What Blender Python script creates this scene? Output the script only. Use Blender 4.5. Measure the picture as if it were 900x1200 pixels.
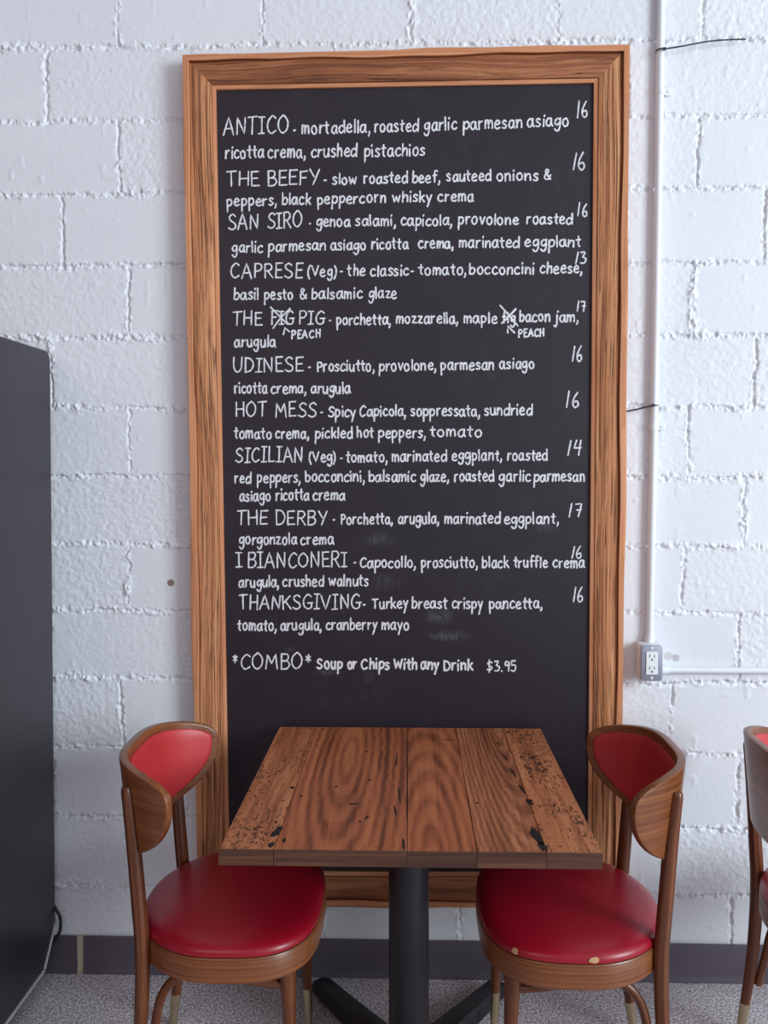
import bpy, math, random
import numpy as np
from mathutils import Vector

for o in list(bpy.data.objects):
    bpy.data.objects.remove(o, do_unlink=True)
SC = bpy.context.scene
COL = SC.collection
random.seed(7)

# ------------------------------------------------------------------ camera
FPX, PITCH, YAW, ROLL = 1047.8, 0.05187, 0.02864, -0.00163
EYE = 1.52
WALL = 2.595
cp, sp, cy, sy = math.cos(PITCH), math.sin(PITCH), math.cos(YAW), math.sin(YAW)
FWD = Vector((-sy*cp, cy*cp, -sp)); RT = Vector((cy, sy, 0)); UP = RT.cross(FWD)
RT2 = RT*math.cos(ROLL) + UP*math.sin(ROLL); UP2 = UP*math.cos(ROLL) - RT*math.sin(ROLL)
from mathutils import Matrix
cam = bpy.data.cameras.new('camera'); camo = bpy.data.objects.new('camera', cam); COL.objects.link(camo)
m = Matrix((RT2, UP2, -FWD)).transposed().to_4x4(); m.translation = (0, 0, EYE)
camo.matrix_world = m
cam.sensor_fit = 'VERTICAL'; cam.sensor_height = 36.0; cam.lens = FPX/1200*36.0
cam.clip_start = 0.05
SC.camera = camo

def on_plane(px, py, Y):
    """point of the plane y = Y seen at a photo pixel (used to measure the place)"""
    d = FWD + RT2*((px-450)/FPX) - UP2*((py-600)/FPX)
    d = d*(Y/d.y)
    return Vector((d.x, d.y, d.z + EYE))

# ------------------------------------------------------------------ light
w = bpy.data.worlds.new('world'); SC.world = w; w.use_nodes = True
bg = w.node_tree.nodes['Background']
# daylight comes from the storefront on the right, the depth of the room on the left is dim
wt = w.node_tree; tc = wt.nodes.new('ShaderNodeTexCoord'); dp = wt.nodes.new('ShaderNodeVectorMath'); dp.operation = 'DOT_PRODUCT'
dp.inputs[1].default_value = (0.93, -0.25, 0.25); wt.links.new(tc.outputs['Generated'], dp.inputs[0])
rp = wt.nodes.new('ShaderNodeValToRGB'); e = rp.color_ramp.elements
mr = wt.nodes.new('ShaderNodeMapRange'); mr.inputs[1].default_value = -1; mr.inputs[2].default_value = 1
wt.links.new(dp.outputs['Value'], mr.inputs[0]); wt.links.new(mr.outputs[0], rp.inputs['Fac'])
e[0].position = 0.48; e[0].color = (0.155, 0.137, 0.145, 1); e[1].position = 0.95; e[1].color = (0.80, 0.88, 1.0, 1)
x = e.new(0.72); x.color = (0.44, 0.44, 0.52, 1)
wt.links.new(rp.outputs['Color'], bg.inputs[0]); bg.inputs[1].default_value = 1.0

def area(name, loc, target, sx, sz, power, color):
    l = bpy.data.lights.new(name, 'AREA'); l.shape = 'RECTANGLE'; l.size = sx; l.size_y = sz
    l.energy = power; l.color = color
    o = bpy.data.objects.new(name, l); COL.objects.link(o); o.location = loc
    d = Vector(target)-Vector(loc); o.rotation_euler = d.to_track_quat('-Z', 'Y').to_euler()
    return o
area('window_daylight', (5.2, -1.4, 2.6), (0.0, 2.6, 1.1), 2.3, 3.0, 350, (0.80, 0.94, 1.0))
area('room_light', (-1.6, -1.6, 2.9), (-0.3, 2.4, 1.0), 2.0, 1.2, 22, (1.0, 0.88, 0.84))

SC.view_settings.view_transform = 'Standard'; SC.view_settings.look = 'None'
SC.view_settings.gamma = 1.0; SC.view_settings.use_curve_mapping = False
SC.view_settings.exposure = 0.0

# ------------------------------------------------------------------ materials
def lin(r, g, b):
    f = lambda c: (c/255/12.92) if c/255 <= 0.04045 else ((c/255+0.055)/1.055)**2.4
    return (f(r), f(g), f(b), 1)

class NT:
    def __init__(s, name, rough=0.5, spec=0.5, metal=0.0):
        s.m = bpy.data.materials.new(name); s.m.use_nodes = True
        s.t = s.m.node_tree; s.b = s.t.nodes['Principled BSDF']
        s.b.inputs['Roughness'].default_value = rough
        s.b.inputs['Specular IOR Level'].default_value = spec
        s.b.inputs['Metallic'].default_value = metal
    def n(s, typ, **kw):
        x = s.t.nodes.new(typ)
        for k, v in kw.items(): setattr(x, k, v)
        return x
    def l(s, a, b): s.t.links.new(a, b)
    def col(s, v):
        if isinstance(v, tuple): s.b.inputs['Base Color'].default_value = v
        else: s.l(v, s.b.inputs['Base Color'])
    def noise(s, vec, scale, detail=4, rough=0.55, dist=0.0):
        x = s.n('ShaderNodeTexNoise'); x.inputs['Scale'].default_value = scale
        x.inputs['Detail'].default_value = detail; x.inputs['Roughness'].default_value = rough
        x.inputs['Distortion'].default_value = dist
        if vec is not None: s.l(vec, x.inputs['Vector'])
        return x.outputs['Fac']
    def map(s, vec, scale, loc=(0, 0, 0)):
        x = s.n('ShaderNodeMapping'); x.inputs['Scale'].default_value = scale; x.inputs['Location'].default_value = loc
        s.l(vec, x.inputs['Vector']); return x.outputs['Vector']
    def attr(s, name='gco'):
        x = s.n('ShaderNodeAttribute'); x.attribute_name = name; return x.outputs['Vector']
    def obj(s): return s.n('ShaderNodeTexCoord').outputs['Object']
    def ramp(s, fac, stops):
        x = s.n('ShaderNodeValToRGB'); e = x.color_ramp.elements
        while len(e) < len(stops): e.new(0.5)
        for q, (p, c) in zip(e, stops): q.position = p; q.color = c
        s.l(fac, x.inputs['Fac']); return x.outputs['Color']
    def mix(s, fac, a, b, mode='MIX'):
        x = s.n('ShaderNodeMix'); x.data_type = 'RGBA'; x.blend_type = mode
        for v, i in ((fac, 0), (a, 6), (b, 7)):
            if isinstance(v, (int, float)): x.inputs[i].default_value = v
            elif isinstance(v, tuple): x.inputs[i].default_value = v
            else: s.l(v, x.inputs[i])
        return x.outputs[2]
    def math(s, op, a, b=0.0, clamp=False):
        x = s.n('ShaderNodeMath'); x.operation = op; x.use_clamp = clamp
        for v, i in ((a, 0), (b, 1)):
            if isinstance(v, (int, float)): x.inputs[i].default_value = v
            else: s.l(v, x.inputs[i])
        return x.outputs[0]
    def bump(s, h, strength=0.3, dist=0.002):
        x = s.n('ShaderNodeBump'); x.inputs['Strength'].default_value = strength; x.inputs['Distance'].default_value = dist
        s.l(h, x.inputs['Height']); s.l(x.outputs['Normal'], s.b.inputs['Normal'])

W0 = (0, 0, 0, 1); W1 = (1, 1, 1, 1)
def wood(name, dark, mid, light, rough=0.35, streak=60, along=1.6, pores=0.5, contrast=(0.32, 0.5, 0.68), bump=0.25, rings=None, cracks=0.0, spec=0.5):
    t = NT(name, rough, spec); g = t.attr()
    v = t.map(g, (streak, streak, along))
    f = t.noise(v, 1.0, 6, 0.6, 0.6)
    if rings:
        freq, tilt, dist = rings
        wv = t.n('ShaderNodeTexWave'); wv.wave_type = 'RINGS'; wv.rings_direction = 'Z'; wv.wave_profile = 'SIN'
        wv.inputs['Scale'].default_value = freq; wv.inputs['Distortion'].default_value = dist
        wv.inputs['Detail'].default_value = 3; wv.inputs['Detail Scale'].default_value = 1.2
        mp = t.n('ShaderNodeMapping'); mp.inputs['Rotation'].default_value = (math.radians(tilt), 0, 0)
        t.l(g, mp.inputs['Vector']); t.l(mp.outputs['Vector'], wv.inputs['Vector'])
        f = t.math('ADD', t.math('MULTIPLY', f, 0.82), t.math('MULTIPLY', wv.outputs['Fac'], 0.18))
    c = t.ramp(f, [(contrast[0], dark), (contrast[1], mid), (contrast[2], light)])
    big = t.noise(t.map(g, (5, 5, 1.5)), 1.0, 2)
    c = t.mix(t.math('MULTIPLY', t.math('SUBTRACT', big, 0.35, True), 0.9), c, t.mix(1.0, c, (0.62, 0.58, 0.55, 1), 'MULTIPLY'))
    p = t.noise(t.map(g, (520, 520, 14)), 1.0, 2)
    pm = t.ramp(p, [(0.30, W1), (0.42, W0)])
    c = t.mix(t.math('MULTIPLY', pm, pores), c, t.mix(1.0, c, (0.35, 0.28, 0.25, 1), 'MULTIPLY'))
    h = f
    if cracks:
        k = t.noise(t.map(g, (230, 230, 3.0)), 1.0, 5, 0.62, 0.8)
        km = t.ramp(k, [(0.37-0.02+cracks*0.02, W1), (0.43+cracks*0.02, W0)])
        c = t.mix(t.math('MULTIPLY', km, 0.8), c, (dark[0]*0.25, dark[1]*0.22, dark[2]*0.2, 1))
        h = t.math('SUBTRACT', f, km)
    t.col(c); t.bump(h, bump, 0.002)
    return t.m

M = {}
M['frame'] = wood('reclaimed_oak', lin(140, 84, 52), lin(198, 130, 86), lin(222, 162, 118), 0.55, 120, 1.3, 0.5, bump=0.6, cracks=2.3, spec=0.3)
M['frame_h'] = wood('reclaimed_oak_dark', lin(104, 60, 38), lin(156, 94, 60), lin(190, 126, 86), 0.55, 60, 1.0, 0.5, bump=0.4, cracks=0.5, spec=0.3)
M['edge'] = wood('oak_edging', lin(186, 118, 80), lin(206, 138, 98), lin(216, 152, 112), 0.55, 120, 2.5, 0.15, bump=0.15, spec=0.3)
M['chair'] = wood('walnut_stained_beech', lin(74, 37, 19), lin(106, 57, 31), lin(130, 74, 41), 0.30, 120, 2.5, 0.6, bump=0.10)
M['chair_edge'] = wood('bentwood_edge', lin(104, 56, 29), lin(128, 73, 40), lin(150, 92, 53), 0.30, 170, 2.0, 0.5, bump=0.08)
M['table_a'] = wood('table_plank_distressed', lin(140, 82, 50), lin(188, 114, 72), lin(208, 136, 92), 0.42, 45, 2.2, 0.6, bump=0.25)
M['table_b'] = wood('table_plank_figured', lin(112, 58, 34), lin(168, 94, 58), lin(190, 114, 72), 0.38, 30, 1.2, 0.35, rings=(16, 7, 2.2), bump=0.12)
M['table_c'] = wood('table_plank_striped', lin(112, 62, 38), lin(160, 94, 60), lin(192, 124, 84), 0.40, 45, 1.6, 0.5, rings=(30, 5, 2.6), bump=0.15)
M['table_edge'] = wood('table_edge', lin(48, 27, 18), lin(82, 48, 32), lin(108, 66, 44), 0.45, 60, 6, 0.6, bump=0.3)

def distress(mat, dens):
    nt = mat.node_tree; b = nt.nodes['Principled BSDF']
    t = NT.__new__(NT); t.m = mat; t.t = nt; t.b = b
    old = b.inputs['Base Color'].links[0].from_socket
    g = t.attr()
    k = t.noise(t.map(g, (150, 150, 60)), 1.0, 3, 0.6, 0.8)
    big = t.noise(t.map(g, (16, 16, 7)), 1.0, 2)
    s = t.math('ADD', k, t.math('MULTIPLY', big, 0.35))
    mk = t.ramp(s, [(dens, W1), (dens+0.035, W0)])
    t.col(t.mix(t.math('MULTIPLY', mk, 0.85), old, lin(48, 24, 16)))
distress(M["table_a"], 0.565)

def vinyl(name, c, rough=0.33):
    t = NT(name, rough, 0.5); o = t.obj()
    n = t.noise(o, 6, 3); t.col(t.mix(n, (c[0]*0.9, c[1]*0.9, c[2]*0.9, 1), (min(1, c[0]*1.08), c[1]*1.15, c[2]*1.15, 1)))
    t.bump(t.noise(o, 420, 3), 0.05, 0.001); return t.m
M['vinyl'] = vinyl('red_vinyl', lin(152, 12, 34))
def plain(name, c, rough=0.5, spec=0.5, metal=0.0, nscale=30, amp=0.12, bump=0.0):
    t = NT(name, rough, spec, metal); o = t.obj(); n = t.noise(o, nscale, 4)
    t.col(t.mix(n, tuple(x*(1-amp) for x in c[:3])+(1,), tuple(min(1, x*(1+amp)) for x in c[:3])+(1,)))
    if bump: t.bump(t.noise(o, nscale*8, 3), bump, 0.001)
    return t.m
M['vinyl_back'] = vinyl('red_vinyl_lit', lin(188, 48, 50), 0.40)  # red vinyl made paler: light on the back pads put into the colour
M['brass'] = plain('aged_brass', lin(200, 182, 150), 0.35, 0.5, 1.0)
M['iron'] = plain('black_painted_iron', lin(27, 22, 27), 0.42, 0.5, 0.0, 60, 0.1, 0.1)
M['fridge'] = plain('charcoal_cabinet_paint', lin(40, 34, 42), 0.38, 0.5, 0.0, 3, 0.06, 0.02)
M['rubber'] = plain('black_rubber', lin(24, 22, 24), 0.55)
M['whitetrim'] = plain('pale_plastic_strip', lin(170, 165, 165), 0.5)
M['paint'] = plain('white_wall_paint', lin(232, 234, 238), 0.42, 0.5, 0, 40, 0.03, 0.05)
M['plate'] = plain('brushed_steel_plate', lin(158, 158, 172), 0.42, 0.5, 0.35, 80, 0.05)
M['recept'] = plain('white_plastic', lin(240, 240, 240), 0.3, 0.5, 0, 30, 0.02)
M['slot'] = plain('dark_slot', lin(40, 38, 40), 0.6)
M['tie'] = plain('black_nylon', lin(22, 18, 22), 0.45)
M['base'] = plain('vinyl_cove_base', lin(84, 74, 84), 0.42, 0.5, 0, 9, 0.08, 0.05)
M['filler'] = plain('beige_filler', lin(186, 172, 146), 0.8, 0.3, 0, 120, 0.2, 0.3)
M['gouge'] = plain('black_filled_gouge', lin(26, 18, 18), 0.45)
M['chip'] = plain('bare_wood_chip', lin(196, 150, 104), 0.7)

def m_board():
    t = NT('chalkboard_slate', 0.54, 0.5); geo = t.n('ShaderNodeNewGeometry'); o = geo.outputs['Position']
    s = t.noise(t.map(o, (3, 3, 5)), 1.0, 5, 0.6, 0.8)
    d = t.noise(t.map(o, (22, 22, 9)), 1.0, 4, 0.7, 1.5)
    k = t.math('MULTIPLY', t.ramp(s, [(0.45, W0), (0.75, W1)]), t.ramp(d, [(0.45, W0), (0.75, W1)]))
    c = t.mix(t.math('MULTIPLY', k, 0.05), lin(31, 20, 31), lin(160, 158, 168))
    for (px, py, rx, rz, st) in ((515, 722, 0.05, 0.03, 0.16), (525, 745, 0.075, 0.018, 0.20), (445, 632, 0.06, 0.025, 0.12), (452, 682, 0.05, 0.03, 0.12), (340, 762, 0.02, 0.012, 0.14), (600, 712, 0.05, 0.008, 0.18), (385, 788, 0.05, 0.010, 0.12), (432, 792, 0.02, 0.03, 0.10), (640, 618, 0.04, 0.02, 0.10)):
        q = on_plane(px, py, WALL-0.024)                    # half-wiped chalk smears
        mp = t.map(o, (1/rx, 0, 1/rz), (-(q.x-0)/rx, 0, -(q.z)/rz))
        vm = t.n('ShaderNodeVectorMath'); vm.operation = 'LENGTH'; t.l(mp, vm.inputs[0])
        fall = t.math('MULTIPLY', t.ramp(vm.outputs['Value'], [(0.1, W1), (1.0, W0)]), t.ramp(t.noise(t.map(o, (70, 70, 18)), 1.0, 4, 0.7, 1.0), [(0.38, W0), (0.66, W1)]))
        c = t.mix(t.math('MULTIPLY', fall, st), c, lin(190, 188, 198))
    t.col(c)
    return t.m
M['board'] = m_board()
def m_chalk():
    t = NT('white_chalk', 0.9, 0.1); o = t.obj()
    n = t.noise(o, 420, 3, 0.7)
    t.col(t.ramp(n, [(0.32, lin(100, 94, 102)), (0.51, lin(238, 236, 240))]))
    return t.m
M['chalk'] = m_chalk()
def m_dust():
    t = NT('chalk_smear', 0.9, 0.1); o = t.obj()
    n = t.noise(t.map(o, (60, 60, 25)), 1.0, 5, 0.7, 1.0)
    t.col(t.ramp(n, [(0.42, lin(46, 39, 47)), (0.72, lin(120, 118, 128))]))
    return t.m
def m_wall():
    t = NT('painted_block', 0.48, 0.4); o = t.obj()
    n = t.noise(o, 3.0, 3)
    c = t.mix(n, lin(222, 222, 227), lin(233, 233, 237))
    for (px, py, r, cc) in ((200, 683, 0.010, lin(150, 120, 112)), (783, 769, 0.012, lin(205, 200, 200)), (792, 771, 0.010, lin(190, 186, 188))):
        q = on_plane(px, py, WALL)
        vm = t.n('ShaderNodeVectorMath'); vm.operation = 'DISTANCE'; vm.inputs[1].default_value = (q.x, WALL, q.z)
        t.l(o, vm.inputs[0])
        dd = t.math('ADD', vm.outputs['Value'], t.math('MULTIPLY', t.noise(o, 160, 2), 0.006))
        c = t.mix(t.ramp(t.math('MULTIPLY', dd, 30), [((r+0.002)*30, W1), ((r+0.005)*30, W0)]), c, cc)
    t.col(c)
    h = t.math('ADD', t.noise(o, 110, 5, 0.6), t.math('MULTIPLY', t.noise(o, 420, 3), 0.4))
    t.bump(h, 0.35, 0.002); return t.m
M['wall'] = m_wall()
def m_floor():
    t = NT('speckled_terrazzo', 0.6, 0.35); o = t.obj()
    a = t.noise(o, 130, 3, 0.8); b = t.noise(o, 260, 2, 0.8); big = t.noise(o, 2.0, 3)
    f = t.math('ADD', t.math('MULTIPLY', a, 0.6), t.math('MULTIPLY', b, 0.4))
    c = t.ramp(f, [(0.39, lin(70, 58, 62)), (0.455, lin(160, 148, 154)), (0.52, lin(208, 198, 204)), (0.585, lin(252, 248, 250))])
    c = t.mix(t.math('MULTIPLY', big, 0.5), c, t.mix(1.0, c, (0.75, 0.68, 0.64, 1), 'MULTIPLY'))
    t.col(c); return t.m
M['floor'] = m_floor()

# ------------------------------------------------------------------ mesh tools
class MB:
    def __init__(s): s.v = []; s.f = []; s.g = []; s.mi = []
    def add(s, vs, fs, gs=None, mi=0):
        b = len(s.v); s.v += [tuple(p) for p in vs]
        s.g += [tuple(p) for p in (gs if gs is not None else vs)]
        s.f += [tuple(i+b for i in f) for f in fs]; s.mi += [mi]*len(fs)
    def box(s, a, b, axis='z', mi=0, bev=0.0):
        (x0, y0, z0), (x1, y1, z1) = a, b
        if bev <= 0:
            vs = [(x, y, z) for z in (z0, z1) for y in (y0, y1) for x in (x0, x1)]
            fs = [(0, 2, 3, 1), (4, 5, 7, 6), (0, 1, 5, 4), (2, 6, 7, 3), (0, 4, 6, 2), (1, 3, 7, 5)]
        else:
            vs = []; ix = {}
            for sx in (0, 1):
                for s_y in (0, 1):
                    for sz in (0, 1):
                        X = (x0, x1)[sx]; Y = (y0, y1)[s_y]; Z = (z0, z1)[sz]
                        dx = bev*(1-2*sx); dy = bev*(1-2*s_y); dz = bev*(1-2*sz)
                        for k, p in enumerate(((X, Y+dy, Z+dz), (X+dx, Y, Z+dz), (X+dx, Y+dy, Z))):
                            ix[(sx, s_y, sz, k)] = len(vs); vs.append(p)
            fs = []
            for q in (0, 1):
                fs.append([ix[(q, 0, 0, 0)], ix[(q, 1, 0, 0)], ix[(q, 1, 1, 0)], ix[(q, 0, 1, 0)]])
                fs.append([ix[(0, q, 0, 1)], ix[(1, q, 0, 1)], ix[(1, q, 1, 1)], ix[(0, q, 1, 1)]])
                fs.append([ix[(0, 0, q, 2)], ix[(1, 0, q, 2)], ix[(1, 1, q, 2)], ix[(0, 1, q, 2)]])
                for r in (0, 1):
                    fs.append([ix[(q, r, 0, 0)], ix[(q, r, 1, 0)], ix[(q, r, 1, 1)], ix[(q, r, 0, 1)]])
                    fs.append([ix[(q, 0, r, 0)], ix[(q, 1, r, 0)], ix[(q, 1, r, 2)], ix[(q, 0, r, 2)]])
                    fs.append([ix[(0, q, r, 1)], ix[(1, q, r, 1)], ix[(1, q, r, 2)], ix[(0, q, r, 2)]])
                    for u in (0, 1): fs.append([ix[(q, r, u, 0)], ix[(q, r, u, 1)], ix[(q, r, u, 2)]])
        o = random.random()*3
        gs = [{'z': (p[0]+o, p[1], p[2]), 'y': (p[0]+o, p[2], p[1]), 'x': (p[1]+o, p[2], p[0])}[axis] for p in vs]
        s.add(vs, fs, gs, mi)
    def tube(s, path, radii, n=16, res=6, mi=0, flat=1.0, cap=True, smooth=True):
        P = [Vector(p) for p in path]
        R = list(radii) if hasattr(radii, '__len__') else [radii]*len(P)
        if smooth and len(P) > 2:
            Q = []; RR = []
            for i in range(len(P)-1):
                p0 = P[i-1] if i else P[0]*2-P[1]; p3 = P[i+2] if i+2 < len(P) else P[-1]*2-P[-2]
                for k in range(res):
                    u = k/res
                    Q.append(0.5*((2*P[i]) + (P[i+1]-p0)*u + (2*p0-5*P[i]+4*P[i+1]-p3)*u*u + (3*P[i]-p0-3*P[i+1]+p3)*u**3))
                    RR.append(R[i]*(1-u)+R[i+1]*u)
            P = Q+[P[-1]]; R = RR+[R[-1]]
        vs = []; gs = []; fs = []
        t0 = (P[1]-P[0]).normalized(); ref = Vector((0, 1, 0)) if abs(t0.y) < 0.9 else Vector((1, 0, 0))
        nrm = (ref - t0*ref.dot(t0)).normalized(); L = 0; o = random.random()*5
        for i, p in enumerate(P):
            t = (P[min(i+1, len(P)-1)]-P[max(i-1, 0)]).normalized()
            nrm = (nrm - t*nrm.dot(t)).normalized(); bi = t.cross(nrm)
            if i: L += (P[i]-P[i-1]).length
            for k in range(n):
                a = 2*math.pi*k/n
                q = nrm*math.cos(a)*R[i]*flat + bi*math.sin(a)*R[i]
                vs.append(p+q); gs.append((math.cos(a)*R[i]+o, math.sin(a)*R[i], L))
        for i in range(len(P)-1):
            for k in range(n):
                k2 = (k+1) % n
                fs.append((i*n+k, i*n+k2, (i+1)*n+k2, (i+1)*n+k))
        if cap:
            fs.append(tuple(range(n-1, -1, -1))); fs.append(tuple(range((len(P)-1)*n, len(P)*n)))
        s.add(vs, fs, gs, mi)
    def build(s, name, mats, parent=None, loc=None, smooth=True, angle=38, kind=None):
        me = bpy.data.meshes.new(name); me.from_pydata(s.v, [], s.f)
        if not isinstance(mats, (list, tuple)): mats = [mats]
        for mm in mats: me.materials.append(mm)
        a = me.attributes.new('gco', 'FLOAT_VECTOR', 'POINT')
        a.data.foreach_set('vector', np.array(s.g, 'f').ravel())
        me.polygons.foreach_set('material_index', s.mi)
        import bmesh
        bm = bmesh.new(); bm.from_mesh(me); bmesh.ops.recalc_face_normals(bm, faces=bm.faces); bm.to_mesh(me); bm.free()
        if smooth:
            me.polygons.foreach_set('use_smooth', [True]*len(me.polygons))
            me.set_sharp_from_angle(angle=math.radians(angle))
        me.update()
        o = bpy.data.objects.new(name, me); COL.objects.link(o)
        if parent: o.parent = parent
        if loc: o.location = loc
        if smooth: o.shadow_terminator_geometry_offset = 0.08
        if kind: o['kind'] = kind
        return o

def tag(o, label, cat, group=None):
    o['label'] = label; o['category'] = cat
    if group: o['group'] = group
    return o
def thing(name, loc, label, cat, group=None, rz=0.0):
    o = bpy.data.objects.new(name, None); COL.objects.link(o); o.location = loc; o.rotation_euler = (0, 0, rz)
    o.empty_display_size = 0.1
    return tag(o, label, cat, group)
def copy_thing(o, parent=None):
    c = o.copy(); COL.objects.link(c)
    if parent: c.parent = parent
    for ch in list(o.children): copy_thing(ch, c)
    return c

# ------------------------------------------------------------------ block wall (real relief)
JL = [-30, 55, 142, 228, 311.5, 395.5, 477, 557.5, 637.5, 715.5, 794, 875, 957, 1038, 1118]
JR = [-42, 46, 135, 221, 308, 392, 477, 560, 640, 719, 801, 884, 970, 1049, 1128]
KNOWN = {1: [138, 308, 482, 655, 822], 2: [54, 224, 735, 905], 3: [140, 819], 4: [72, 242, 896], 5: [151, 812], 6: [60, 885], 7: [152, 807],
         8: [211, 871], 9: [150, 800], 10: [217, 866], 11: [143, 787], 12: [62, 866], 13: [150, 775], 14: [378, 538, 698, 858]}
rng = np.random.RandomState(5)
LAT = rng.rand(512, 512).astype('f')
def vn(x, z, s, seed=0):
    X = x/s + seed*17.3; Z = z/s + seed*5.7
    xi = np.floor(X).astype(int); zi = np.floor(Z).astype(int); fx = X-xi; fz = Z-zi
    fx = fx*fx*(3-2*fx); fz = fz*fz*(3-2*fz)
    g = lambda a, b: LAT[(a+seed*31) % 512, (b+seed*77) % 512]
    return (g(xi, zi)*(1-fx)+g(xi+1, zi)*fx)*(1-fz)+(g(xi, zi+1)*(1-fx)+g(xi+1, zi+1)*fx)*fz
def make_wall():
    xs = np.concatenate([np.linspace(-3.2, -1.28, 60)[:-1], np.arange(-1.28, 1.14, 0.0026), np.linspace(1.14, 3.2, 60)[1:]])
    zs = np.concatenate([np.linspace(0, 0.10, 4)[:-1], np.arange(0.10, 2.92, 0.0026), np.linspace(2.92, 3.2, 8)[1:]])
    X, Z = np.meshgrid(xs, zs)
    H = np.zeros_like(X)
    wobx = (vn(X, Z, 0.05, 1)-0.5)*0.012 + (vn(X, Z, 0.015, 2)-0.5)*0.006
    wobz = (vn(X, Z, 0.09, 3)-0.5)*0.010 + (vn(X, Z, 0.018, 4)-0.5)*0.006
    lump = vn(X, Z, 0.012, 5)*0.42 + vn(X, Z, 0.0065, 6)*0.36 + vn(X, Z, 0.0037, 12)*0.22
    fine = vn(X, Z, 0.011, 7)*0.5 + vn(X, Z, 0.006, 8)*0.3 + vn(X, Z, 0.0036, 13)*0.2 - 0.5
    low = vn(X, Z, 0.10, 9); low2 = vn(X, Z, 0.16, 10)
    zl = [on_plane(130, y, WALL) for y in JL]; zr = [on_plane(850, y, WALL) for y in JR]
    lines = []
    for a, b in zip(zl, zr):
        sl = (b.z-a.z)/(b.x-a.x); lines.append((a.z-sl*a.x, sl))
    lines.insert(0, (lines[0][0]+0.2032, lines[0][1]))
    # block ids & roughness
    rough = np.full_like(X, 0.4); off = np.zeros_like(X)
    jm = np.zeros_like(X); groove = np.zeros_like(X)
    for k in range(len(lines)):
        zk = lines[k][0]+lines[k][1]*X + wobz
        d = np.abs(Z-zk)
        jm = np.maximum(jm, np.exp(-(d/(0.0065+0.010*low*low2))**2))
        groove = np.maximum(groove, np.exp(-((d-0.0035*low2)/0.0024)**2))
    for k in range(1, len(lines)):
        top = lines[k-1][0]+lines[k-1][1]*X; bot = lines[k][0]+lines[k][1]*X
        inside = (Z < top+0.003) & (Z > bot-0.003)
        kk = k-1
        ks = KNOWN.get(kk)
        zc = 0.5*(lines[k-1][0]+lines[k][0])
        if ks:
            js = [on_plane(p, (JL[min(max(kk-1, 0), 14)]+JL[min(kk, 14)])/2, WALL).x for p in ks]
        else:
            js = [-0.8 + 0.2*(k % 2)]
        full = sorted(js)
        while full[0] > -3.2: full.insert(0, full[0]-0.4064)
        out = [full[0]]
        for q in full[1:]:
            gap = q-out[-1]; nseg = max(1, round(gap/0.4064))
            for i in range(1, nseg+1): out.append(out[-1]*0+(q-gap)+gap*i/nseg)
        while out[-1] < 3.2: out.append(out[-1]+0.4064)
        for i, q in enumerate(out):
            d = np.abs(X-q-wobx)
            s = np.exp(-(d/(0.005+0.009*low2*low))**2)*inside
            jm = np.maximum(jm, s*0.95)
            groove = np.maximum(groove, np.exp(-((d-0.0025*low)/0.0024)**2)*inside)
            if i:
                sel = inside & (X > out[i-1]) & (X <= q)
                r = rng.rand(); rough[sel] = 0.18 if r < 0.5 else (0.7 if r < 0.8 else 1.25)
                off[sel] = (rng.rand()-0.5)*0.002
    H += off + fine*0.0030*rough
    bead = jm*((lump-0.50)*0.019 + np.clip(low-0.58, 0, 1)*0.024*lump)
    H += bead - groove*0.0075*np.clip(vn(X, Z, 0.06, 14)*1.6-0.35, 0, 1)
    spot = np.clip(vn(X, Z, 0.03, 11)-0.86, 0, 1)*0.018*(rough > 0.15)
    H += spot*lump
    H = np.clip(H, -0.008, 0.0085)
    Y = WALL - H
    nx, nz = len(xs), len(zs)
    co = np.stack([X, Y, Z], -1).reshape(-1, 3).astype('f')
    i = np.arange(nz-1)[:, None]*nx + np.arange(nx-1)[None]
    q = np.stack([i, i+1, i+1+nx, i+nx], -1).reshape(-1, 4)
    me = bpy.data.meshes.new('wall_back')
    me.vertices.add(len(co)); me.vertices.foreach_set('co', co.ravel())
    me.loops.add(q.size); me.loops.foreach_set('vertex_index', q.ravel().astype('i'))
    me.polygons.add(len(q)); me.polygons.foreach_set('loop_start', np.arange(0, q.size, 4).astype('i'))
    me.polygons.foreach_set('loop_total', np.full(len(q), 4, 'i'))
    me.polygons.foreach_set('use_smooth', np.ones(len(q), bool))
    me.update(calc_edges=True); me.materials.append(M['wall'])
    o = bpy.data.objects.new('wall_back', me); COL.objects.link(o); o['kind'] = 'structure'
make_wall()
b = MB(); b.box((-3.2, -3.0, -0.06), (3.2, WALL+0.15, 0.0)); b.build('floor', M['floor'], kind='structure', smooth=False)

# cove base: profile swept along x
def cove(x0, x1, mb):
    prof = [(0.009, 0.0), (0.019, 0.0), (0.019, 0.004), (0.0165, 0.010), (0.0145, 0.018), (0.0135, 0.030), (0.013, 0.108), (0.011, 0.112), (0.006, 0.112)]
    vs = [(x, WALL-p[0], p[1]) for x in (x0, x1) for p in prof]; n = len(prof)
    fs = [(i, i+1, n+i+1, n+i) for i in range(n-1)] + [(n-1, 0, n, 2*n-1), tuple(range(n)), tuple(range(n, 2*n))]
    mb.add(vs, fs)
b = MB()
g0 = on_plane(90.5, 1120, WALL-0.012).x; g1 = on_plane(98, 1120, WALL-0.012).x
cove(-3.2, g0, b); cove(g1, 3.2, b)
b.build('baseboard_back', M['base'], kind='structure', angle=50)
b = MB()
vs = [(g0-0.006, WALL-0.0105, 0.0), (g1+0.006, WALL-0.0105, 0.0), (g1+0.006, WALL-0.0105, 0.110), (g1-0.001, WALL-0.0105, 0.1125), (g0+0.001, WALL-0.0105, 0.111), (g0-0.006, WALL-0.0105, 0.110)]
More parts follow.
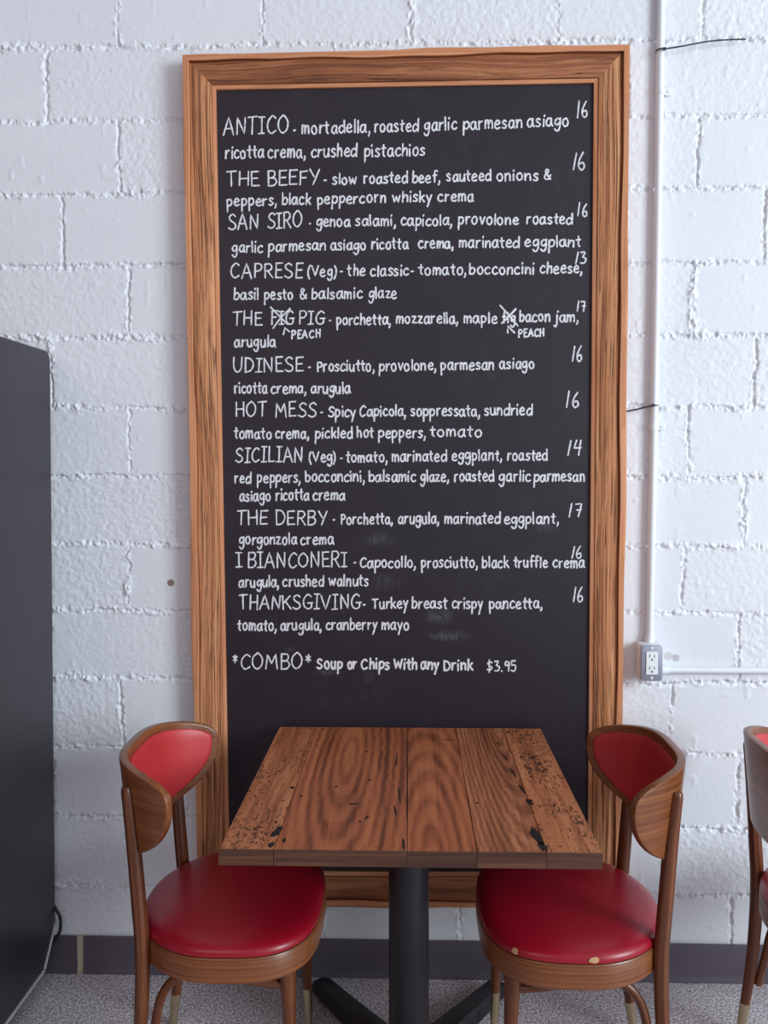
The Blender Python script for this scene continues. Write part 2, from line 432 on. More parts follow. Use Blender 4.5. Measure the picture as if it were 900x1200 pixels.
b.add(vs+[(p[0], WALL+0.002, p[2]) for p in vs], [tuple(range(6)), tuple(range(11, 5, -1))]+[(i, (i+1) % 6, 6+(i+1) % 6, 6+i) for i in range(6)])
b.build('trim_1', M['filler'], kind='structure', smooth=False)

# ------------------------------------------------------------------ chalkboard
YB = WALL-0.024            # face of the slate
YF = WALL-0.050            # front of the frame
BACK = WALL-0.009
out_c = [on_plane(213.5, 64, YF), on_plane(738.5, 51.5, YF), on_plane(727.5, 1065, YF), on_plane(231.5, 1062, YF)]
in_c = [on_plane(253, 105, YB-0.006), on_plane(696, 97, YB-0.006), on_plane(688.5, 1022.5, YB-0.006), on_plane(269, 1021, YB-0.006)]
org = Vector(((out_c[2].x+out_c[3].x)/2, WALL-0.03, out_c[3].z))
chalkboard = thing('menu_chalkboard', org, 'tall menu chalkboard in a rough oak frame, hung on the white block wall', 'chalkboard')
b = MB()
c4 = [Vector((p.x, 0, p.z)) for p in in_c]
for i, (dx, dz) in enumerate(((-0.02, 0.02), (0.02, 0.02), (0.02, -0.02), (-0.02, -0.02))): c4[i] += Vector((dx, 0, dz))
vs = [(p.x-org.x, YB-org.y, p.z-org.z) for p in c4]+[(p.x-org.x, BACK-org.y, p.z-org.z) for p in c4]
b.add(vs, [(0, 1, 2, 3), (7, 6, 5, 4)]+[(i, (i+1) % 4, 4+(i+1) % 4, 4+i) for i in range(4)])
b.build('slate_panel', M['board'], chalkboard, smooth=False)
# profile: fraction across the rail, height off the wall, material (0 rough face, 1 smooth edging)
PROF = [(0, 0.009, 1), (0, 0.0485, 1), (0.01, 0.050, 1), (0.17, 0.050, 1), (0.182, 0.049, 1), (0.192, 0.038, 0), (0.215, 0.041, 0), (0.40, 0.0445, 0), (0.58, 0.0425, 0), (0.78, 0.0385, 0), (0.865, 0.0360, 0), (0.875, 0.0325, 0), (0.89, 0.0335, 1), (0.96, 0.0325, 1), (1.0, 0.031, 1), (1.0, 0.022, 1)]
for ri in range(4):
    A0, A1, B0, B1 = out_c[ri], in_c[ri], out_c[(ri+1) % 4], in_c[(ri+1) % 4]
    L = (B0-A0).length; N = int(L/0.02); r = random.Random(ri)
    ph = [r.random()*6 for _ in range(4)]
    vs = []; gs = []
    for i in range(N+1):
        u = i/N; tp = min(1, u*8, (1-u)*8)
        for (d, h, mi) in PROF:
            dd = d
            if d < 0.01: dd = d + tp*(0.03*math.sin(u*9+ph[0])+0.02*math.sin(u*23+ph[1]))
            if 0.01 < d < 0.25: dd = d + tp*(0.02*math.sin(u*11+ph[2])+0.015*math.sin(u*31+ph[3]))
            p = A0.lerp(A1, dd).lerp(B0.lerp(B1, dd), u)
            hh = h + (0.0012*math.sin(u*41+d*9+ph[1])*tp if 0.25 < d < 0.85 else 0)
            vs.append((p.x-org.x, WALL-hh-org.y, p.z-org.z))
            wv = 0.012*math.sin(u*7+ph[0])+0.004*math.sin(u*19+ph[2])
            gs.append((d*0.095+ri*3.1+wv*0.6, hh+ri, u*L))
    n = len(PROF); fs = []; mis = []
    for i in range(N):
        for k in range(n-1): fs.append((i*n+k, i*n+k+1, (i+1)*n+k+1, (i+1)*n+k)); mis.append(1 if PROF[k][2] and PROF[k+1][2] else 0)
        fs.append((i*n+n-1, i*n, (i+1)*n, (i+1)*n+n-1)); mis.append(0)
    fs += [tuple(range(n)), tuple(range(N*n, N*n+n))]; mis += [0, 0]
    b = MB(); b.add(vs, fs, gs); b.mi = mis
    b.build('frame_rail', [M['frame'] if ri in (1, 3) else M['frame_h'], M['edge']], chalkboard, angle=30)

# handwriting: single-stroke letters.  '!' = straight strokes, else smoothed; heights: x-height / cap height = 1
G = {}
def gl(ch, wd, s): G[ch] = (wd, s)
gl('a', .85, '.72,.85 .42,1 .1,.7 .08,.25 .32,0 .6,.2 .72,.85|.74,1 .75,.3 .9,0')
gl('b', .8, '!.1,1.55 .1,0|.1,.55 .4,.95 .74,.75 .76,.3 .45,0 .1,.12')
gl('c', .75, '.72,.82 .45,1 .1,.65 .12,.2 .42,0 .75,.16')
gl('d', .85, '.72,.75 .45,.97 .1,.65 .1,.2 .38,0 .72,.3|!.78,1.58 .8,0')
gl('e', .8, '.1,.5 .45,.52 .72,.65 .6,.92 .38,1 .1,.62 .12,.2 .42,0 .78,.14')
gl('f', .65, '.72,1.48 .5,1.58 .32,1.3 .3,0|!.05,.88 .62,.93')
gl('g', .8, '.7,.82 .42,1 .1,.7 .14,.3 .42,.2 .68,.5|.74,1 .74,.1 .6,-.5 .3,-.62 .05,-.35')
gl('h', .78, '!.1,1.55 .1,0|.1,.5 .38,.95 .66,.8 .7,0')
gl('i', .22, '!.1,.95 .12,0|!.1,1.35 .14,1.5')
gl('j', .42, '.3,.95 .3,-.2 .15,-.62 -.1,-.45|!.3,1.35 .34,1.5')
gl('k', .75, '!.1,1.55 .1,0|!.68,.95 .12,.42|!.3,.52 .74,0')
gl('l', .22, '!.1,1.56 .13,0')
gl('m', 1.12, '!.08,1 .08,0|.08,.55 .3,.97 .5,.8 .52,0|.52,.55 .78,.97 1,.8 1.04,0')
gl('n', .8, '!.08,1 .08,0|.08,.5 .4,.97 .68,.8 .72,0')
gl('o', .82, '.5,1 .18,.85 .08,.4 .32,0 .65,.1 .76,.55 .58,.95 .4,1')
gl('p', .8, '!.1,1 .1,-.75|.1,.7 .42,1 .74,.75 .7,.3 .42,.05 .12,.2')
gl('r', .62, '!.1,.98 .1,0|.1,.5 .28,.88 .58,.95')
gl('s', .66, '.6,.85 .35,1 .1,.8 .3,.55 .6,.3 .4,.02 .05,.1')
gl('t', .6, '!.3,1.42 .3,.2 .5,0|!.02,.95 .6,1')
gl('u', .82, '.08,1 .1,.3 .32,0 .6,.15 .7,.5|!.72,1 .76,0')
gl('v', .72, '!.05,1 .35,0 .7,1')
gl('w', 1.1, '!.05,1 .28,0 .55,.85 .78,0 1.05,1')
gl('x', .7, '!.05,1 .68,0|!.65,1 .05,0')
gl('y', .72, '!.05,1 .36,.15|.7,1 .4,.1 .15,-.7')
gl('z', .72, '!.05,.95 .65,.98 .08,.03 .72,.05')
gl(',', .25, '.15,.15 .16,-.1 .03,-.4')
gl('.', .2, '!.08,.08 .14,.0')
gl('-', .5, '!.02,.5 .5,.54')
gl('(', .4, '.35,1.5 .1,1 .08,.3 .32,-.35')
gl(')', .4, '.05,1.5 .3,1 .3,.3 .05,-.35')
CAPS = set('ABCDEFGHIKMNOPRSTUVWY&1234567$*95J')
gl('A', .78, '!.02,0 .38,1.02 .74,0|!.14,.36 .64,.38')
gl('B', .66, '!.08,1 .1,0|.08,.98 .45,.98 .55,.76 .4,.55 .12,.53|.12,.53 .5,.5 .64,.25 .45,.02 .08,.0')
gl('C', .7, '.66,.85 .42,1 .12,.7 .08,.3 .32,0 .66,.16')
gl('D', .72, '!.08,1 .1,0|.06,.98 .45,.92 .68,.55 .5,.12 .08,0')
gl('E', .6, '!.1,1 .1,0|!.1,.98 .58,1|!.1,.52 .5,.54|!.1,.02 .6,.03')
gl('F', .58, '!.1,1 .1,0|!.06,.96 .58,1|!.1,.52 .48,.54')
gl('G', .76, '.68,.85 .42,1 .1,.65 .12,.2 .4,0 .66,.12 .68,.42|!.4,.42 .8,.44')
gl('H', .72, '!.08,1 .1,0|!.64,1 .66,0|!.1,.5 .64,.52')
gl('I', .46, '!.23,1 .23,0|!.02,1 .44,1|!.02,0 .44,.02')
gl('K', .7, '!.08,1 .1,0|!.64,1 .1,.46|!.26,.58 .7,0')
gl('M', .9, '!.06,0 .16,1 .44,.35 .72,1 .84,0')
gl('N', .74, '!.08,0 .1,1 .62,.02 .66,1')
gl('O', .8, '.42,1 .12,.75 .08,.3 .36,0 .68,.22 .74,.65 .5,.98 .36,1')
gl('P', .62, '!.08,1 .1,0|.06,.98 .42,1 .6,.78 .46,.52 .12,.46')
gl('R', .68, '!.08,1 .1,0|.06,.98 .42,1 .58,.78 .44,.54 .12,.5|!.3,.5 .66,0')
gl('S', .64, '.58,.86 .36,1 .1,.82 .22,.58 .52,.4 .58,.16 .32,0 .04,.12')
gl('T', .66, '!.32,1 .34,0|!.02,.96 .66,1')
gl('L', .56, '!.1,1 .1,0|!.1,.02 .56,.03')
gl('U', .74, '.08,1 .1,.3 .34,0 .6,.2 .66,.6 .68,1')
gl('V', .74, '!.02,1 .36,0 .72,1')
gl('W', .98, '!.04,1 .26,0 .5,.8 .72,0 .96,1')
gl('Y', .7, '!.04,1 .34,.5|!.68,1 .3,0')
gl('&', .78, '.72,.02 .2,.7 .3,1 .48,.82 .1,.35 .2,.02 .5,.05 .7,.45')
gl('1', .3, '!.24,1 .06,0')
gl('3', .5, '.08,.95 .45,.95 .25,.58|.25,.58 .52,.4 .4,.06 .06,.05')
gl('4', .62, '!.22,1 .06,.48 .6,.5|!.5,.98 .38,0')
gl('5', .56, '!.52,1 .12,.98 .1,.58|.1,.58 .42,.6 .5,.3 .32,.02 .04,.08')
gl('6', .52, '.44,1 .18,.65 .06,.25 .25,0 .48,.15 .4,.42 .12,.32')
gl('7', .55, '!.06,.95 .52,1 .32,0|!.18,.5 .54,.52')
gl('9', .5, '.46,.8 .24,.98 .06,.74 .22,.55 .46,.75|!.47,.95 .42,0')
gl('$', .56, '.5,.82 .3,.95 .1,.78 .28,.55 .5,.35 .3,.06 .04,.16|!.28,1.15 .28,-.12')
gl('*', .6, '!.3,1.0 .3,.42|!.06,.86 .54,.56|!.54,.86 .06,.56')

def strokes_of(ch):
    wd, s = G[ch]; res = []
    for st in s.split('|'):
        straight = st.startswith('!')
        P = [tuple(float(q) for q in t.split(',')) for t in st.lstrip('!').split()]
        if not straight and len(P) > 2:
            Q = []
            for i in range(len(P)-1):
                p0 = P[i-1] if i else P[0]; p3 = P[i+2] if i+2 < len(P) else P[-1]
                for k in range(5):
                    u = k/5
                    Q.append(tuple(0.5*(2*P[i][c]+(P[i+1][c]-p0[c])*u+(2*p0[c]-5*P[i][c]+4*P[i+1][c]-p3[c])*u*u+(3*P[i][c]-p0[c]-3*P[i+1][c]+p3[c])*u**3) for c in (0, 1)))
            P = Q+[P[-1]]
        else:
            Q = []
            for i in range(len(P)-1):
                for k in range(4): u = k/4; Q.append((P[i][0]*(1-u)+P[i+1][0]*u, P[i][1]*(1-u)+P[i+1][1]*u))
            P = Q+[P[-1]]
        res.append(P)
    return wd, res

rw = random.Random(11)
PXM = (WALL-0.024)/FPX
def ribbon(mb, pts, wpx=2.1):
    """chalk line: a low ridge of chalk along points given on the slate"""
    P = [on_plane(x, y, YB) - org for x, y in pts]
    P = [Vector((p.x, 0, p.z)) for p in P]
    hw0 = wpx*PXM/2; yb = YB-org.y
    vs = []; fs = []; n = len(P)
    t0 = (P[1]-P[0]).normalized() if (P[1]-P[0]).length > 1e-6 else Vector((1, 0, 0))
    t1 = (P[-1]-P[-2]).normalized() if (P[-1]-P[-2]).length > 1e-6 else Vector((1, 0, 0))
    P = [P[0]-t0*hw0*0.8] + P + [P[-1]+t1*hw0*0.8]; n += 2
    for i, p in enumerate(P):
        t = (P[min(i+1, n-1)]-P[max(i-1, 0)])
        t = t.normalized() if t.length > 1e-7 else Vector((1, 0, 0))
        nn = Vector((-t.z, 0, t.x)); hw = hw0*(0.8+0.4*rw.random())
        if i in (0, n-1): hw *= 0.45
        vs += [(p.x+nn.x*hw, yb-0.0002, p.z+nn.z*hw), (p.x, yb-0.0009, p.z), (p.x-nn.x*hw, yb-0.0002, p.z-nn.z*hw)]
    for i in range(n-1):
        fs += [(3*i, 3*i+1, 3*i+4, 3*i+3), (3*i+1, 3*i+2, 3*i+5, 3*i+4)]
    mb.add(vs, fs)
def write(mb, text, x0, x1, y0, y1=None, xh=9.3, cap=17.0, wpx=2.1):
    y1 = y0 if y1 is None else y1
    adv = []; t = 0
    for ch in text:
        wd = G[ch][0]; sc = (cap if ch in CAPS or ch == 'L' else xh)
        if ch in '-*': sc = cap
        adv.append(t); t += wd*sc + 0.24*xh
    tot = t - 0.24*xh
    x0 += 0.5; x1 -= 1.3
    kx = (x1-x0)/max(tot, 1e-3)
    for ch, a in zip(text, adv):
        wd, ss = strokes_of(ch); sc = (cap if ch in CAPS or ch == 'L' else xh)
        if ch == '-': sc = xh
        dy = rw.uniform(-.5, .5); sl = rw.uniform(-.04, .07); hs = rw.uniform(.94, 1.06); jx = rw.uniform(-.3, .3)
        for P in ss:
            jj = (rw.uniform(-.3, .3), rw.uniform(-.3, .3))
            pts = []
            for (gx, gy) in P:
                X = x0 + (a + (gx+sl*gy)*sc)*kx + jx + jj[0]
                yb = y0+(y1-y0)*((X-x0)/max(1, x1-x0))
                pts.append((X, yb - gy*sc*hs + dy + jj[1]))
            ribbon(mb, pts, wpx)

# (word, x0, x1, baseline, baseline at the end, cap height); positions measured on the slate
ENTRIES = [
 ([('ANTICO', 261, 340, 158.5, 155.5, 19.5), ('-', 343.5, 348, 157.3), ('mortadella,', 353, 434.5, 156.8, 155), ('roasted', 438, 491, 155, 153.5), ('garlic', 496.5, 536, 153.5, 152), ('parmesan', 542, 613, 152, 149.6), ('asiago', 617.5, 667, 149.3, 147),
   ('ricotta', 263.5, 310, 186, 184.6), ('crema,', 313.5, 359, 185, 184.3), ('crushed', 364, 419, 184.3, 183), ('pistachios', 426, 499, 183.6, 182)], ('16', 675.5, 689.5, 137.5, 18.5)),
 ([('THE', 265, 305, 218, 217.5, 17), ('BEEFY', 312, 375, 217.4, 215.7, 17), ('-', 379, 384.5, 216), ('slow', 388.7, 419, 215.7), ('roasted', 425.5, 478.5, 215, 214), ('beef,', 482, 517, 213.6), ('sauteed', 522.7, 576.5, 212.5, 211.8), ('onions', 581, 631.5, 211.6), ('&', 637, 647.5, 210.3, 210.3, 12),
   ('peppers,', 265, 325.4, 241.5, 240.6), ('black', 330, 365, 239.8), ('peppercorn', 371, 453, 239.3, 237), ('whisky', 459, 507, 236.6), ('crema', 512.4, 556, 236)], ('16', 670, 686.5, 199.3, 20)),
 ([('SAN', 267, 304, 269.4, 268.5, 18), ('SIRO', 312.4, 355.7, 268, 266, 18), ('-', 362, 365.5, 266.5), ('genoa', 370, 411, 265.3), ('salami,', 416, 465, 264.6), ('capicola,', 469, 530.7, 264), ('provolone', 536, 608.7, 262.8), ('roasted', 616.7, 672, 262.4),
   ('garlic', 271.4, 308.8, 295.7), ('parmesan', 313.7, 382.6, 294.6, 293), ('asiago', 387, 430, 293), ('ricotta', 434.6, 479, 291.8), ('crema,', 489.7, 532.5, 291), ('marinated', 537, 609.5, 290.2), ('eggplant', 614, 681.5, 289.3)], ('16', 676, 689, 253.3, 14.6)),
 ([('CAPRESE', 269.7, 355.7, 325.7, 325.5, 16.5), ('(Veg)', 360, 395.5, 324, 323.6, 11.5), ('-', 398, 403.6, 322.5), ('the', 406.5, 429, 323), ('classic', 433.4, 480, 323.8, 322.5), ('-', 481, 487, 322.5), ('tomato,', 489.7, 547.6, 321.8), ('bocconcini', 549.5, 627, 321), ('cheese,', 632.6, 683.3, 320),
   ('basil', 273.3, 304, 350.7), ('pesto', 309, 344, 350.7), ('&', 350.3, 361, 350.7, 350.7, 11.5), ('balsamic', 364.5, 425.6, 350), ('glaze', 431.5, 465.7, 349.4)], ('13', 673, 687.6, 308.8, 14)),
 ([('THE', 271.4, 308, 381, 380.8, 15.5), ('FIG', 317, 346, 380.4, 380.2, 15.5), ('PIG', 349.6, 381.4, 380, 379.6, 15.5), ('-', 386, 390, 380), ('porchetta,', 393.6, 459, 380.4), ('mozzarella,', 463.5, 538, 379), ('maple', 542.7, 583.8, 378.3), ('fig', 588, 604.5, 378), ('bacon', 608, 645.6, 376.5), ('jam,', 650, 679, 376.8),
   ('PEACH', 341, 376.5, 397, 395.3, 9), ('PEACH', 607, 639, 395, 394, 9), ('arugula', 274.5, 324, 406.6)], ('17', 675.5, 687.6, 365, 12)),
 ([('UDINESE', 272, 356.4, 435.7, 435.2, 16.5), ('-', 361, 365.7, 434.5), ('Prosciutto,', 371, 439.5, 435, 434.6, 10.5), ('provolone,', 443.7, 512, 434.5, 433.7), ('parmesan', 516, 580, 433.3), ('asiago', 585, 627, 431.8),
   ('ricotta', 273.8, 314, 460.8), ('crema,', 317, 360, 460.8), ('arugula', 363.8, 412, 460.8)], ('16', 669.3, 682.7, 423.2, 17.8)),
 ([('HOT', 274.5, 313, 488, 487.5, 16.5), ('MESS', 321.5, 371.6, 488.7, 488, 16.5), ('-', 375, 379.6, 487.2), ('Spicy', 383.8, 417.5, 488.5, 488, 12), ('Capicola,', 421, 477, 487.9, 487.5, 12), ('soppressata,', 481, 563.5, 487.5), ('sundried', 566.6, 624.6, 486.5),
   ('tomato', 273.8, 319, 513.7), ('crema,', 322, 363, 513.6), ('pickled', 368.7, 414.3, 513.2), ('hot', 418, 438.8, 512.7), ('peppers,', 443, 500, 512.8), ('tomato', 503, 565.4, 511.5)], ('16', 663, 679, 477.7, 18.3)),
 ([('SICILIAN', 275.3, 356, 541.8, 541.5, 17), ('(Veg)', 361.8, 394.8, 541.3, 541, 11.5), ('-', 398, 403, 541.3), ('tomato,', 404.6, 455, 541.3), ('marinated', 458.3, 524.6, 540.4), ('eggplant,', 529, 589, 539.3), ('roasted', 593.5, 643, 539),
   ('red', 275, 294.8, 565.8), ('peppers,', 300.7, 353.5, 565.3), ('bocconcini,', 357, 428, 564.3), ('balsamic', 431.5, 488.4, 564.2), ('glaze,', 492.6, 527, 564.3), ('roasted', 531.7, 579.6, 563.9), ('garlic', 584, 622.9, 564.2), ('parmesan', 625.3, 686.4, 564),
   ('asiago', 280, 318, 586.8), ('ricotta', 322.7, 363, 586), ('crema', 366, 405.3, 585.8)], ('14', 664.4, 682.7, 533.5, 18.3)),
 ([('THE', 276.5, 315, 614.8, 614.5, 16.5), ('DERBY', 322, 384.5, 615, 614.5, 16.5), ('-', 390, 394, 614), ('Porchetta,', 398.7, 461.5, 614, 613.8, 10.5), ('arugula,', 465.7, 515.8, 613.4), ('marinated', 520.7, 587, 613.6), ('eggplant,', 589.9, 655.9, 613.7),
   ('gorgonzola', 280, 348.6, 637.8), ('crema', 352, 392, 637.8)], ('17', 665.6, 682.3, 605.2, 16)),
 ([('I', 275.8, 285.5, 665, 665, 17), ('BIANCONERI', 289, 408, 665, 664.6, 17), ('-', 414.4, 419, 664), ('Capocollo,', 421, 488.4, 665, 665, 11.5), ('prosciutto,', 493, 560.5, 665), ('black', 564.7, 597, 665), ('truffle', 601.6, 642.4, 665), ('crema', 647.3, 685.7, 665),
   ('arugula,', 279.4, 328.3, 688), ('crushed', 330.8, 380.4, 687.2), ('walnuts', 384.5, 432.7, 686.4)], ('16', 669, 682.7, 653.8, 13.8)),
 ([('THANKSGIVING', 279.4, 423.6, 714, 713.4, 16.5), ('-', 425, 430, 713), ('Turkey', 435.4, 479.4, 712.8, 712.6, 11.5), ('breast', 482, 525, 712.8), ('crispy', 529, 566.7, 713), ('pancetta,', 572.8, 636.3, 713),
   ('tomato,', 277.7, 325, 738.7), ('arugula,', 328.3, 378.4, 738.5), ('cranberry', 381, 443, 737.6), ('mayo', 447, 480.4, 737.5)], ('16', 670.5, 684, 705, 16.6)),
 ([('*', 272, 279.5, 782.5, 782.5, 15), ('COMBO', 280.7, 355.7, 784, 783.5, 17.5), ('*', 357, 365.5, 782.5, 782.5, 15), ('Soup', 371, 402, 783.4, 783.4, 11.5), ('or', 407, 419, 783.4), ('Chips', 422.4, 458, 784, 784, 11.5), ('With', 461, 489.7, 784.2, 784.2, 11), ('any', 493, 514.6, 784), ('Drink', 519.5, 555, 785.2, 785.2, 11)], ('$3.95', 570, 606.5, 786.5, 11.5)),
]
for ei, (ws, price) in enumerate(ENTRIES):
    rows = [[]]; last = -1
    for it in ws:                                     # one part per written line
        if it[1] < last or it[0] == 'PEACH': rows.append([])
        rows[-1].append(it); last = it[1]
    for ri, row in enumerate(rows):
        mb = MB()
        for it in row:
            t_, x0, x1, y0 = it[:4]; y1 = it[4] if len(it) > 4 else y0; cp_ = it[5] if len(it) > 5 else 12
            wp = 2.3 if ei == 11 and t_ not in ('COMBO', '*') else (1.75 if cp_ >= 15 else 1.95)
            if t_ == 'PEACH': wp = 1.9
            write(mb, t_, x0, x1, y0, y1, 9.4 if ei == 0 else 8.2, cp_, wp)
        if ei == 4 and ri == 0:
            for seg in ([(317, 360), (326, 369), (337, 380)], [(340, 361.5), (330, 371), (320, 384.5)], [(586, 358), (596, 369), (607, 382)], [(604.5, 362), (597, 370), (588, 379)]): ribbon(mb, seg, 2.0)
        if row[0][0] == 'PEACH':
            ribbon(mb, [(332, 392), (334, 384.2), (339, 388.7)] if row[0][1] < 400 else [(595, 390), (594.8, 382), (603, 390)], 2.0)
        o = mb.build('menu_line', M['chalk'], chalkboard, angle=80)
        if ri == 0:
            pm = MB(); write(pm, price[0], price[1], price[2], price[3], None, 9, price[4], 1.75)
            pm.build('price', M['chalk'], o, angle=80)

# ------------------------------------------------------------------ conduit, outlet box and ties
XB = on_plane(763.3, 776, WALL-0.05)
def conduit(name, p, q, r, label):
    t = thing(name, p, label, 'conduit')
    b = MB(); mid = (Vector(p)+Vector(q))/2
    b.tube([(0, 0, 0), (mid-Vector(p)) + Vector((0.002, 0, -0.001)), Vector(q)-Vector(p)], r, 20, 10)
    b.build('tube', M['paint'], t); return t
ctop = on_plane(775.3, -30, WALL-0.0145); cbot = on_plane(761.3, 752, WALL-0.0145)
cv = conduit('electrical_conduit', (cbot.x, WALL-0.0145, cbot.z), (ctop.x, WALL-0.0145, ctop.z), 0.0105, 'vertical white painted conduit running up the wall right of the chalkboard')
b = MB(); b.tube([(0, 0, -0.012), (0, 0, 0.016)], 0.0135, 20); b.tube([(0, 0, 0.016), (0.0005, 0, 0.024)], [0.0125, 0.0115], 20); b.tube([(0.010, 0, 0.004), (0.018, -0.003, 0.004)], 0.0035, 10)
b.build('connector', M['paint'], cv)
for py, px in ((107, 773.5), (500, 766)):
    b = MB(); q = on_plane(px, py, WALL-0.0145)-Vector(cv.location)
    b.tube([(q.x, 0, q.z-0.009), (q.x, 0, q.z+0.009)], 0.0125, 20)
    b.box((q.x+0.010, 0.002, q.z-0.010), (q.x+0.034, 0.011, q.z+0.010), bev=0.002)
    b.tube([(q.x+0.024, 0.006, q.z), (q.x+0.024, -0.001, q.z)], 0.004, 10)
    b.build('strap', M['paint'], cv)
hl = on_plane(779, 785.3, WALL-0.013); hr = on_plane(915, 784.6, WALL-0.013)
ch_ = conduit('electrical_conduit', (hl.x-0.004, WALL-0.013, hl.z), (hr.x+0.5, WALL-0.013, hr.z), 0.0092, 'horizontal white painted conduit running right from the outlet box')
b = MB(); b.tube([(-0.004, 0, 0), (0.016, 0, 0)], 0.012, 20); b.tube([(0.006, 0, 0.010), (0.006, -0.002, 0.017)], 0.003, 10); b.build('connector', M['paint'], ch_)

bl = on_plane(751, 755.5, WALL-0.056); br = on_plane(776.5, 798.5, WALL-0.056)
bw, bh = br.x-bl.x, bl.z-br.z
box = thing('outlet_box', ((bl.x+br.x)/2, WALL-0.004, br.z), 'white surface mounted outlet box with grey steel cover below the conduit', 'outlet')
b = MB(); b.box((-bw/2, -0.050, 0), (bw/2, 0.0, bh), bev=0.004)
for z in (0.02, bh*0.5, bh-0.02): b.tube([(-bw/2+0.001, -0.02, z), (-bw/2-0.0012, -0.02, z)], 0.004, 12)
b.build('housing', M['paint'], box)
b = MB(); n = 6; pts = []
hw, hh, cr = bw/2-0.001, bh/2-0.001, 0.007
for cx, cz, a0 in ((hw-cr, hh-cr, 0), (-hw+cr, hh-cr, 90), (-hw+cr, -hh+cr, 180), (hw-cr, -hh+cr, 270)):
    for k in range(n+1):
        a = math.radians(a0+90*k/n); pts.append((cx+cr*math.cos(a), cz+cr*math.sin(a)+bh/2))
def plate(mb, pts, y0, y1, ins=0.0015):
    N = len(pts); cx = sum(p[0] for p in pts)/N; cz = sum(p[1] for p in pts)/N
    sc = lambda p, k: (cx+(p[0]-cx)*k, cz+(p[1]-cz)*k)
    kk = 1-ins/0.03
    vs = [(p[0], y0, p[1]) for p in pts]+[(p[0], y1+ins*0.7, p[1]) for p in pts]+[(sc(p, kk)[0], y1, sc(p, kk)[1]) for p in pts]
    fs = [tuple(range(N)), tuple(range(2*N, 3*N))]
    for r in (0, 1): fs += [(r*N+i, r*N+(i+1) % N, (r+1)*N+(i+1) % N, (r+1)*N+i) for i in range(N)]
    mb.add(vs, fs)
plate(b, pts, -0.049, -0.0525); cpl = b.build('cover_plate', M['plate'], box, angle=30)
for z in (0.0095, bh-0.0095):
    b = MB(); b.tube([(0, -0.0522, z), (0, -0.0542, z)], [0.0042, 0.0034], 14); b.box((-0.003, -0.0546, z-0.0004), (0.003, -0.0541, z+0.0004)); b.build('screw', M['recept'], cpl)
b = MB(); b.box((-0.0168, -0.0552, bh/2-0.033), (0.0168, -0.051, bh/2+0.033), bev=0.0012); rc = b.build('receptacle', M['recept'], box, angle=30)
for k, zc in ((0, bh/2+0.017), (1, bh/2-0.017)):
    b = MB()
    b.box((-0.0075, -0.0557, zc-0.001), (-0.0055, -0.0548, zc+0.008)); b.box((0.0055, -0.0557, zc), (0.0075, -0.0548, zc+0.007))
    b.tube([(0, -0.0548, zc-0.007), (0, -0.0557, zc-0.007)], 0.0027, 12); b.build('socket_slots', M['slot'], rc, angle=30)

# cable ties
q0 = on_plane(771, 60, WALL-0.031); 
def tie(pts, wrap_c, label):
    o = MB(); o.tube(pts, [0.0022]*len(pts), 8, 6)
    o.tube([(wrap_c.x+0.0118*math.cos(a), wrap_c.y+0.0118*math.sin(a), wrap_c.z+0.001*math.cos(a)) for a in [2*math.pi*k/16 for k in range(17)]], 0.0018, 8, 2)
    o.box((pts[0][0]-0.003, pts[0][1]-0.003, pts[0][2]-0.003), (pts[0][0]+0.005, pts[0][1]+0.003, pts[0][2]+0.004))
    x = o.build('cable_tie', M['tie']); return tag(x, label, 'cable tie')
wc = on_plane(774, 59, WALL-0.0145)
tie([on_plane(778, 57.5, WALL-0.034), on_plane(800, 54, WALL-0.036), on_plane(830, 48.5, WALL-0.030), on_plane(855, 46.5, WALL-0.024), on_plane(874, 46, WALL-0.022)], wc, 'black cable tie with long tail around the conduit near the top')
wc = on_plane(766, 475.5, WALL-0.0145)
tie([on_plane(765, 475, WALL-0.033), on_plane(757, 477, WALL-0.034), on_plane(745, 480, WALL-0.030), on_plane(733, 482.5, WALL-0.026)], wc, 'short black cable tie on the conduit at mid height pointing to frame')

# ------------------------------------------------------------------ refrigerator at the left edge
XS = -1.036; FB = 2.572; FT = 1.85; FZ = 0.066; FW = 0.72; FD = 0.70
fr = thing('refrigerator', (XS-FW/2, FB-FD/2, 0), 'tall dark charcoal refrigerator at the left edge, seen from its flat side', 'refrigerator')
b = MB()
prof = [(-0.05, FZ)]                                      # (y from front, z) outline of the side
hd = FD/2
prof = [(-hd+0.06, FZ), (hd-0.085, FZ), (hd, 0.17)]
for k in range(7):
    a = math.radians(90*k/6); prof.append((hd-0.024+0.024*math.cos(a), FT-0.024+0.024*math.sin(a)))
prof.append((-hd+0.06, FT))
N = len(prof); hx = FW/2
xs_ = [(-hx, 0.004), (-hx+0.004, 0), (hx-0.004, 0), (hx, 0.004)]
cyc = sum(p[0] for p in prof)/N; czc = 0.95
vs = []
for x, ins in xs_:
    for (y, z) in prof: vs.append((x, y-(ins if y > 0 else -ins), z-(ins if z > 0.9 else -ins)))
fs = [tuple(range(N)), tuple(range(3*N, 4*N))]
for r in range(3): fs += [(r*N+i, r*N+(i+1) % N, (r+1)*N+(i+1) % N, (r+1)*N+i) for i in range(N)]
